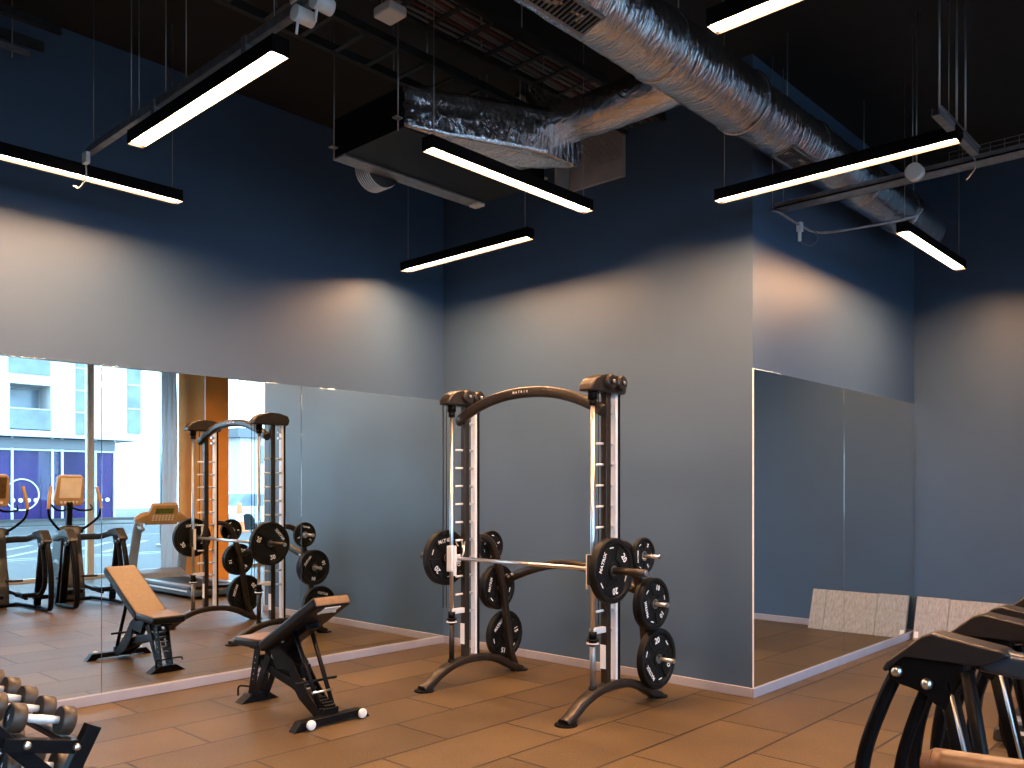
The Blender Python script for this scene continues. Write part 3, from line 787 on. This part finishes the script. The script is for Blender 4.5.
for k in (-.2, .28): MB().cyl(bm_@Vector((k, -.06, -.036)), bm_@Vector((k, -.06, -.045)), .012, 8).cyl(bm_@Vector((k, .06, -.036)), bm_@Vector((k, .06, -.045)), .012, 8).build('screw', 'chrome', bp_)
MB().box((-.38, -.05, -.075), (.10, .05, -.035), b=.005, mtx=bm_).build('back_frame', 'black', bn)
MB().box((-.50, -.05, .375), (-.28, .05, .405), b=.004).build('seat_frame', 'black', bn)
# front leg: two toothed plates and a splayed foot
for s in (-1, 1):
    MB().prism([(-.52, .03), (-.44, .03), (-.36, .39), (-.43, .39)], T((0, s*.045-.004, 0))@XZ, .008).prism([(-.46, .03), (-.41, .03), (-.22, .34), (-.28, .38)], T((0, s*.045-.004, 0))@XZ, .008).build('ladder_plate', 'black', bn)
for z in (.16, .20, .24, .28, .32): 
    x = -.48+(z-.03)*.22
    MB().cyl((x, -.05, z), (x, .05, z), .006, 8).build('ladder_rung', 'galv', bn)
MB().prism([(-.15, 0), (.15, 0), (.07, .055), (-.07, .055)], T((-.53, 0, 0))@YZ, .10, b=.004).build('front_foot', 'black', bn)
MB().tube(smooth_path([(-.50, -.045, .10), (-.53, -.10, .11), (-.545, -.11, .09), (-.545, -.11, .04)], 5), .007, 8).tube(smooth_path([(-.50, -.045, .10), (-.53, .10, .11), (-.545, .11, .09)], 5), .007, 8).build('pull_handle', 'black', bn)
# main beam
MB().sweep([(-.42, 0, .30), (-.18, 0, .24), (.02, 0, .20), (.40, 0, .07)], rrect(.07, .075, .012), up=(0, 1, 0), smooth=False).build('main_beam', 'black', bn)
for s in (-1, 1):
    MB().prism([(-.22, .42), (-.14, .28), (.02, .30), (.06, .20), (.14, .12), (.34, .02), (.40, .05), (.17, .24), (.06, .36), (-.08, .44)], T((0, s*.055-.004, 0))@XZ, .008).build('side_plate', 'black', bn)
for k in range(6):
    x = .14+.035*k; MB().cyl((x, -.055, .21-.026*k), (x, .055, .21-.026*k), .008, 8).build('ladder_rung', 'galv', bn)
MB().box((.02, -.04, .25), (.14, .04, .34), b=.01).build('adjuster_housing', 'black', bn)
MB().box((.05, .03, .15), (.10, .05, .20)).build('warning_tag', 'yellow', bn)
# rear base bar with wheels
MB().prism([(-.30, 0), (-.22, .0), (-.20, .02), (.21, .02), (.23, 0), (.28, 0), (.23, .06), (-.25, .06)], T((.39, 0, 0))@YZ, .07, b=.004).build('rear_foot', 'black', bn)
MB().box((.37, -.06, .03), (.42, .06, .10), b=.005).build('foot_bracket', 'black', bn)
for y in (-.19, .205):
    MB().lathe([(.008, -.013), (.026, -.013), (.031, -.007), (.031, .007), (.026, .013), (.008, .013)], T((.478, y, .036))@R(90, 'Y'), 20, smooth=True).cyl((.465, y, .036), (.49, y, .036), .01, 10).build('wheel', 'plastic_w', bn)
# support struts
for s in (-1, 1):
    MB().sweep([(.10, s*.065, .56), (.36, s*.05, .11)], rrect(.016, .028, .004), up=(0, 1, 0)).build('support_strut', 'black', bn)
MB().cyl((.235, -.15, .245), (.235, .17, .245), .0095, 10).build('cross_bar', 'black', bn)
MB().cyl((.32, -.075, .19), (.32, .075, .19), .008, 8).build('cross_pin', 'chrome', bn)
for k in range(4):
    x = .30+.03*k; MB().prism([(0, 0), (.012, 0), (.022, .05), (.008, .055)], T((x, -.04, .10-.012*k))@XZ, .08).build('ladder_tooth', 'black', bn)

# ---------------------------------------------------------------- elliptical trainers
def elliptical(yc, label):
    t = thing('elliptical_trainer', (.03, yc, 0), label, 'elliptical trainer', None)
    for s in (-1, 1):
        y = s*.31
        leg = smooth_path([(-1.075, y, .87), (-1.15, y, .70), (-1.215, y, .50), (-1.24, y, .25), (-1.215, y, .07), (-1.10, y, .032), (-.7, y, .03), (-.2, s*.24, .03)], 6)
        MB().sweep(leg, rrect(.045, .062, .018), up=(0, 1, 0)).build('rear_leg', 'black', t)
        MB().sweep(smooth_path([(-.985, y-s*.02, .82), (-1.04, y-s*.02, .68), (-1.09, y-s*.02, .50), (-1.10, y-s*.03, .32), (-1.02, y-s*.06, .20), (-.80, y-s*.10, .17)], 6), rrect(.035, .055, .012), up=(0, 1, 0)).build('pedal_arm', 'black', t)
        st = MB().sweep([(-.945, y, .86), (-.87, y, .52), (-.76, y, .05)], rrect(.05, .075, .012), up=(0, 1, 0)).build('strut', 'black', t)
        MB().sweep([(-.918, y-.032, .82), (-.850, y-.032, .52), (-.745, y-.032, .07)], rrect(.012, .016, .004), up=(0, 1, 0)).build('glint_strip', 'chrome', st)  # chrome strip added to draw the window's reflection along the glossy strut
        MB().sweep([(-.86, y+.03*s, .86), (-.80, y+.03*s, .50), (-.66, y+.03*s, .05)], rrect(.04, .05, .012), up=(0, 1, 0)).build('strut', 'black', t)
        cov = [(-1.135, .835), (-1.12, .862), (-1.0, .965), (-.965, .978), (-.75, .945), (-.728, .930), (-.80, .888), (-.86, .882), (-1.06, .898), (-1.12, .825)]
        MB().prism(cov, T((0, y-.055, 0))@XZ, .11, b=.014, bseg=3).build('shoulder_cover', 'coverp', t)
        gus = [(-1.12, .835), (-1.06, .905), (-.86, .89), (-.87, .84), (-.93, .72), (-.965, .74), (-.99, .775), (-1.09, .79)]
        MB().prism(gus, T((0, y-.04, 0))@XZ, .08, b=.006).build('gusset', 'black', t)
        for bx, bz in ((-1.085, .832), (-.985, .803)):
            for q in (-1, 1):
                MB().lathe([(0, .018), (.010, .017), (.019, .008), (.020, 0), (0, 0)], T((bx, y+q*.04, bz))@R(90 if q < 0 else -90, 'X'), 16, smooth=True).build('bolt', 'chrome', t)
        MB().sweep(smooth_path([(-.82, y, .905), (-.62, y, .885), (-.42, y-s*.02, .85), (-.24, y-s*.10, .84), (-.08, s*.10, .82)], 6), rrect(.06, .085, .025), up=(0, 0, 1)).build('side_arm', 'grey2', t)
        # pedals
        pd = MB().prism([(-.22, -.06), (-.17, -.095), (.12, -.085), (.2, -.05), (.2, .05), (.12, .085), (-.17, .095), (-.22, .06)], T((-.72, s*.19, .16))@R(4, 'Y'), .05, b=.012)
        pd.build('pedal', 'black', t)
        MB().box((-.88, s*.19-.06, .208), (-.58, s*.19+.06, .216)).build('pedal_pad', 'charcoal', t)
        MB().sweep([(-.75, s*.19, .15), (-.1, s*.15, .20)], rrect(.04, .05, .01)).build('pedal_beam', 'satin', t)
        # swinging handlebars
        MB().tube(smooth_path([(.05, s*.13, .93), (-.02, s*.20, .98), (-.10, s*.31, 1.10), (-.13, s*.335, 1.22)], 6), .017, 10).build('swing_handle', 'black', t)
        MB().tube(smooth_path([(-.13, s*.335, 1.21), (-.12, s*.32, 1.34), (-.09, s*.29, 1.50)], 6), .022, 12).build('hand_grip', 'bronze', t)
        MB().cyl((.05, s*.08, .93), (.05, s*.16, .93), .045, 16).build('pivot', 'charcoal', t)
        MB().tube(smooth_path([(-.05, s*.05, .33), (-.16, s*.12, .33), (-.20, s*.26, .33)], 5), .016, 10).build('step_handle', 'satin', t)
    MB().prism([(-.18, .03), (.46, .03), (.52, .18), (.44, .55), (.30, .88), (.18, .99), (.02, .99), (-.04, .86), (-.02, .60), (-.16, .25)], T((0, -.12, 0))@XZ, .24, b=.03, bseg=3).build('drive_shroud', 'charcoal', t)
    MB().lathe([(0, 0), (.21, 0), (.22, .02), (.18, .035), (.06, .03), (0, .03)], T((.16, -.118, .33))@R(90, 'X'), 32).lathe([(0, 0), (.21, 0), (.22, .02), (.18, .035), (.06, .03), (0, .03)], T((.16, .118, .33))@R(-90, 'X'), 32).build('flywheel_cover', 'satin', t)
    MB().box((.32, -.30, .0), (.40, .30, .05), b=.01).box((-.25, -.25, .0), (-.17, .25, .045), b=.01).box((-.2, -.05, .01), (.4, .05, .05), b=.008).build('base_bar', 'black', t)
    MB().sweep(smooth_path([(.10, 0, .94), (.10, 0, 1.1), (.08, 0, 1.30)], 4), rrect(.10, .07, .02), up=(0, 1, 0)).build('console_neck', 'black', t)
    cm = T((.06, 0, 1.44))@R(-14, 'Y')
    con = MB().prism([(-.16, -.20), (.16, -.20), (.19, -.14), (.17, .18), (.13, .215), (-.13, .215), (-.17, .18), (-.19, -.14)], cm@YZ@T((0, 0, -.02)), .07, b=.015, bseg=3).build('console', 'bronze', t)
    sc = MB().box((-.026, -.135, -.085), (-.018, .135, .185), mtx=cm); sc.build('screen', 'screen' if yc > 4 else 'lcd2', con)
    kb = MB()
    for i in range(5): kb.box((-.027, -.12+.05*i, -.16), (-.018, -.09+.05*i, -.13), b=.003, mtx=cm)
    kb.build('buttons', 'plastic_w', con)
    MB().tube(smooth_path([(.08, -.05, 1.22), (-.02, -.10, 1.19), (-.10, -.22, 1.20), (.0, -.25, 1.26)], 6), .014, 10).tube(smooth_path([(.08, .05, 1.22), (-.02, .10, 1.19), (-.10, .22, 1.20), (.0, .25, 1.26)], 6), .014, 10).build('pulse_handle', 'black', t)
    for ch in t.children:
        if ch.name.split('.')[0] in ('swing_handle', 'hand_grip', 'pivot', 'step_handle', 'drive_shroud', 'flywheel_cover', 'console_neck', 'console', 'pulse_handle'): ch.location.x = -.2
    t.scale = (1, 1, 1.03)
    return t
M['coverp'] = mat('dark_shoulder_cover', (.026, .022, .022), .34, metal=.3, noise=(12, .1))
M['grey2'] = mat('blue_black_arm_paint', (.03, .04, .055), .28, noise=(12, .1))
M['lcd2'] = mat('dark_amber_screen', (.10, .06, .03), .25, noise=(20, .3))
elliptical(3.50, 'nearer elliptical trainer at the right photo edge, with a dark console screen')
elliptical(4.42, 'black elliptical trainer behind the nearest one, with a pale sheet over its console')

# ---------------------------------------------------------------- treadmills
def treadmill(x, yc, label, rail='brown', rl=1.0):
    t = thing('treadmill', (x, yc, 0), label, 'treadmill', None)
    MB().prism([(-1.75, .035), (.15, .035), (.15, .16), (-1.60, .16), (-1.74, .12)], T((0, -.38, 0))@XZ, .76, b=.02).build('deck', 'charcoal', t)
    for s in (-1, 1):
        MB().box((-1.66, s*.34-.055, .155), (-.05, s*.34+.055, .185), b=.008).build('foot_rail', 'grey', t)
        MB().box((-1.6, s*.385-.006, .10), (-.1, s*.385+.006, .12)).build('side_stripe', 'alu', t)
        MB().cyl((-1.66, s*.3, .0), (-1.66, s*.3, .045), .03, 12).cyl((.05, s*.3, 0), (.05, s*.3, .045), .03, 12).build('foot', 'rubber', t)
        MB().sweep(smooth_path([(.16, s*.385, .16), (.10, s*.385, .45), (-.02, s*.37, .92), (-.05, s*.36, 1.0)], 6), rrect(.07, .13, .025), up=(0, 1, 0)).build('upright', 'bluegrey', t)
        MB().tube(smooth_path([(.02, s*.36, 1.0), (-.12*rl, s*.37, .96), (-.28*rl, s*.372, .93), (-.43*rl, s*.372, .915)], 6), .036, 14).lathe([(0, .03), (.02, .025), (.036, 0)], T((-.43*rl, s*.372, .915))@R(-95, 'Y'), 14, smooth=True).build('hand_rail', rail, t)
    MB().box((-1.70, -.27, .158), (-.08, .27, .168), b=.003).build('running_belt', 'rubber', t)
    MB().prism([(-.16, .17), (-.05, .24), (.12, .30), (.30, .28), (.36, .18), (.34, .04), (.1, .04), (-.14, .1)], T((0, -.37, 0))@XZ, .74, b=.03, bseg=3).build('motor_hood', 'grey', t)
    MB().prism([(-.40, -.05), (.40, -.05), (.40, .02), (.30, .09), (.18, .12), (-.18, .12), (-.30, .09), (-.40, .02)], T((-.04, 0, 1.04))@R(-28, 'Y')@YZ, .10, b=.018, bseg=2).build('dashboard', 'bronze', t)
    cm = T((-.06, 0, 1.13))@R(-28, 'Y')
    con = MB().prism([(-.25, -.17), (.25, -.17), (.20, .18), (-.20, .18)], cm@YZ@T((0, 0, -.03)), .08, b=.018, bseg=2).build('console', 'bronze', t)
    MB().box((-.036, -.14, .03), (-.028, .14, .12), b=.002, mtx=cm).build('display', 'lcd', con)
    kb = MB()
    for r_ in range(3):
        for i in range(7): kb.box((-.036, -.17+.05*i, -.09+.035*r_), (-.028, -.14+.05*i, -.07+.035*r_), mtx=cm)
    kb.build('buttons', 'screen', con)
    return t
treadmill(.42, 5.93, 'treadmill with bronze console reflected in the mirror before the orange column', 'bluegrey', .45)
treadmill(.06, 1.57, 'treadmill at the lower right corner showing only a brown handrail', 'brown', 1.47)

# ---------------------------------------------------------------- dumbbell rack and dumbbells
RX, RY = -3.27, 1.18
rk = thing('dumbbell_rack', (RX, RY, 0), 'black bolted steel dumbbell rack at the lower left corner', 'dumbbell rack')
def bar2(mb, a, b_, w_, x0, x1):
    a = Vector((0, *a)); b_ = Vector((0, *b_)); d = (b_-a).normalized(); n_ = Vector((0, -d.z, d.y))*w_/2
    p = [a+n_, b_+n_, b_-n_, a-n_]
    mb.prism([(q.y, q.z) for q in p], T((x0, 0, 0))@YZ, x1-x0, b=.003)
LEN = 1.7
tray_a, tray_b = (-.22, .622), (.035, .562)      # upper tray side: back to front
for i, xx in enumerate((0, -LEN)):
    x1 = xx; x0 = xx-.045
    f_ = MB()
    bar2(f_, (.082, .632), (-.235, .0), .052, x0+.012, x1+.012)
    f_.build('leg', 'black', rk)
    f_ = MB(); bar2(f_, (-.28, .715), (.36, .0), .052, x0-.012, x1-.012); f_.build('leg', 'black', rk)
    f_ = MB(); bar2(f_, tray_a, tray_b, .048, x0+.005, x1+.004); tr_ = f_.build('tray_bracket', 'black', rk)
    f_ = MB(); bar2(f_, (-.15, .37), (.20, .29), .045, x0+.005, x1+.004); f_.build('tray_bracket', 'black', rk)
    for y, z in ((-.145, .607), (.02, .566)):
        MB().lathe([(0, .012), (.008, .011), (.014, .006), (.015, 0), (0, 0)], T((x1+.004, y, z))@R(90, 'Y'), 16, smooth=True).build('bolt', 'chrome', tr_)
def shelf(a, b_):
    m = MB()
    for q in (a, b_): m.box((-LEN, q[0]-.016, q[1]-.016), (-.02, q[0]+.016, q[1]+.008), b=.004)
    m.build('shelf_rail', 'black', rk)
shelf((-.14, .614), (.02, .574)); shelf((-.085, .362), (.105, .316))
def dumbbell(x, y, z, tilt, r_, label, first=[None]):
    if first[0] is None:
        t = thing('dumbbell', (x, y, z), label, 'dumbbell', 'dumbbells on the rack')
        MB().lathe([(0, -.066), (.0135, -.066), (.015, -.03), (.0165, 0), (.015, .03), (.0135, .066), (0, .066)], R(90, 'X'), 16, smooth=True).build('handle', 'alu', t)
        for s in (-1, 1):
            hm = T((0, s*.086, 0))@R(-90*s, 'X'); d = MB(); d.mi = 2
            d.lathe([(.049, -.024), (.053, -.020), (.053, .020), (.049, .024)], hm, 40, smooth=True)
            d.mi = 0; d.lathe([(0, -.024), (.049, -.024)], hm, 40); d.lathe([(.049, .024), (.040, .024), (.034, .020), (.016, .020), (0, .020)], hm, 40)
            d.text('4', .03, T((0, s*.111, 0))@R(-90*s, 'X')@Matrix(), 1)
            d.build('head', ['rubber', 'white', 'dbl'], t)
        t.rotation_euler = (math.radians(-tilt), 0, 0); first[0] = t; r = t
    else:
        r = dup(first[0], (x, y, z), None, label); r.rotation_euler = (math.radians(-tilt), 0, 0)
    r.scale = (1, 1, 1)
    if r_ != 1: r.scale = (r_, min(r_, 1.08), r_)
    return r
M['dbl'] = mat('lamplit_dumbbell_rim', (.055, .038, .027), .42, noise=(30, .15))  # rubber rim browned, warm lamp light put into its colour
ords = ['nearest', 'second', 'third', 'fourth', 'fifth', 'sixth', 'seventh']
for k in range(7):
    sc_ = 1+.02*k
    lift = .054+.052*(sc_-1)
    dumbbell(RX-.12-.213*k, RY-.06, .631+.03+.004*k, 14, sc_, '%s dumbbell from the bolted end frame on the upper rack tray' % ords[k])
for k in range(5):
    dumbbell(RX-.13-.27*k, RY+.01, .375+.036, 13, 1.1, '%s dumbbell from the bolted end frame on the lower rack tray' % ords[k])
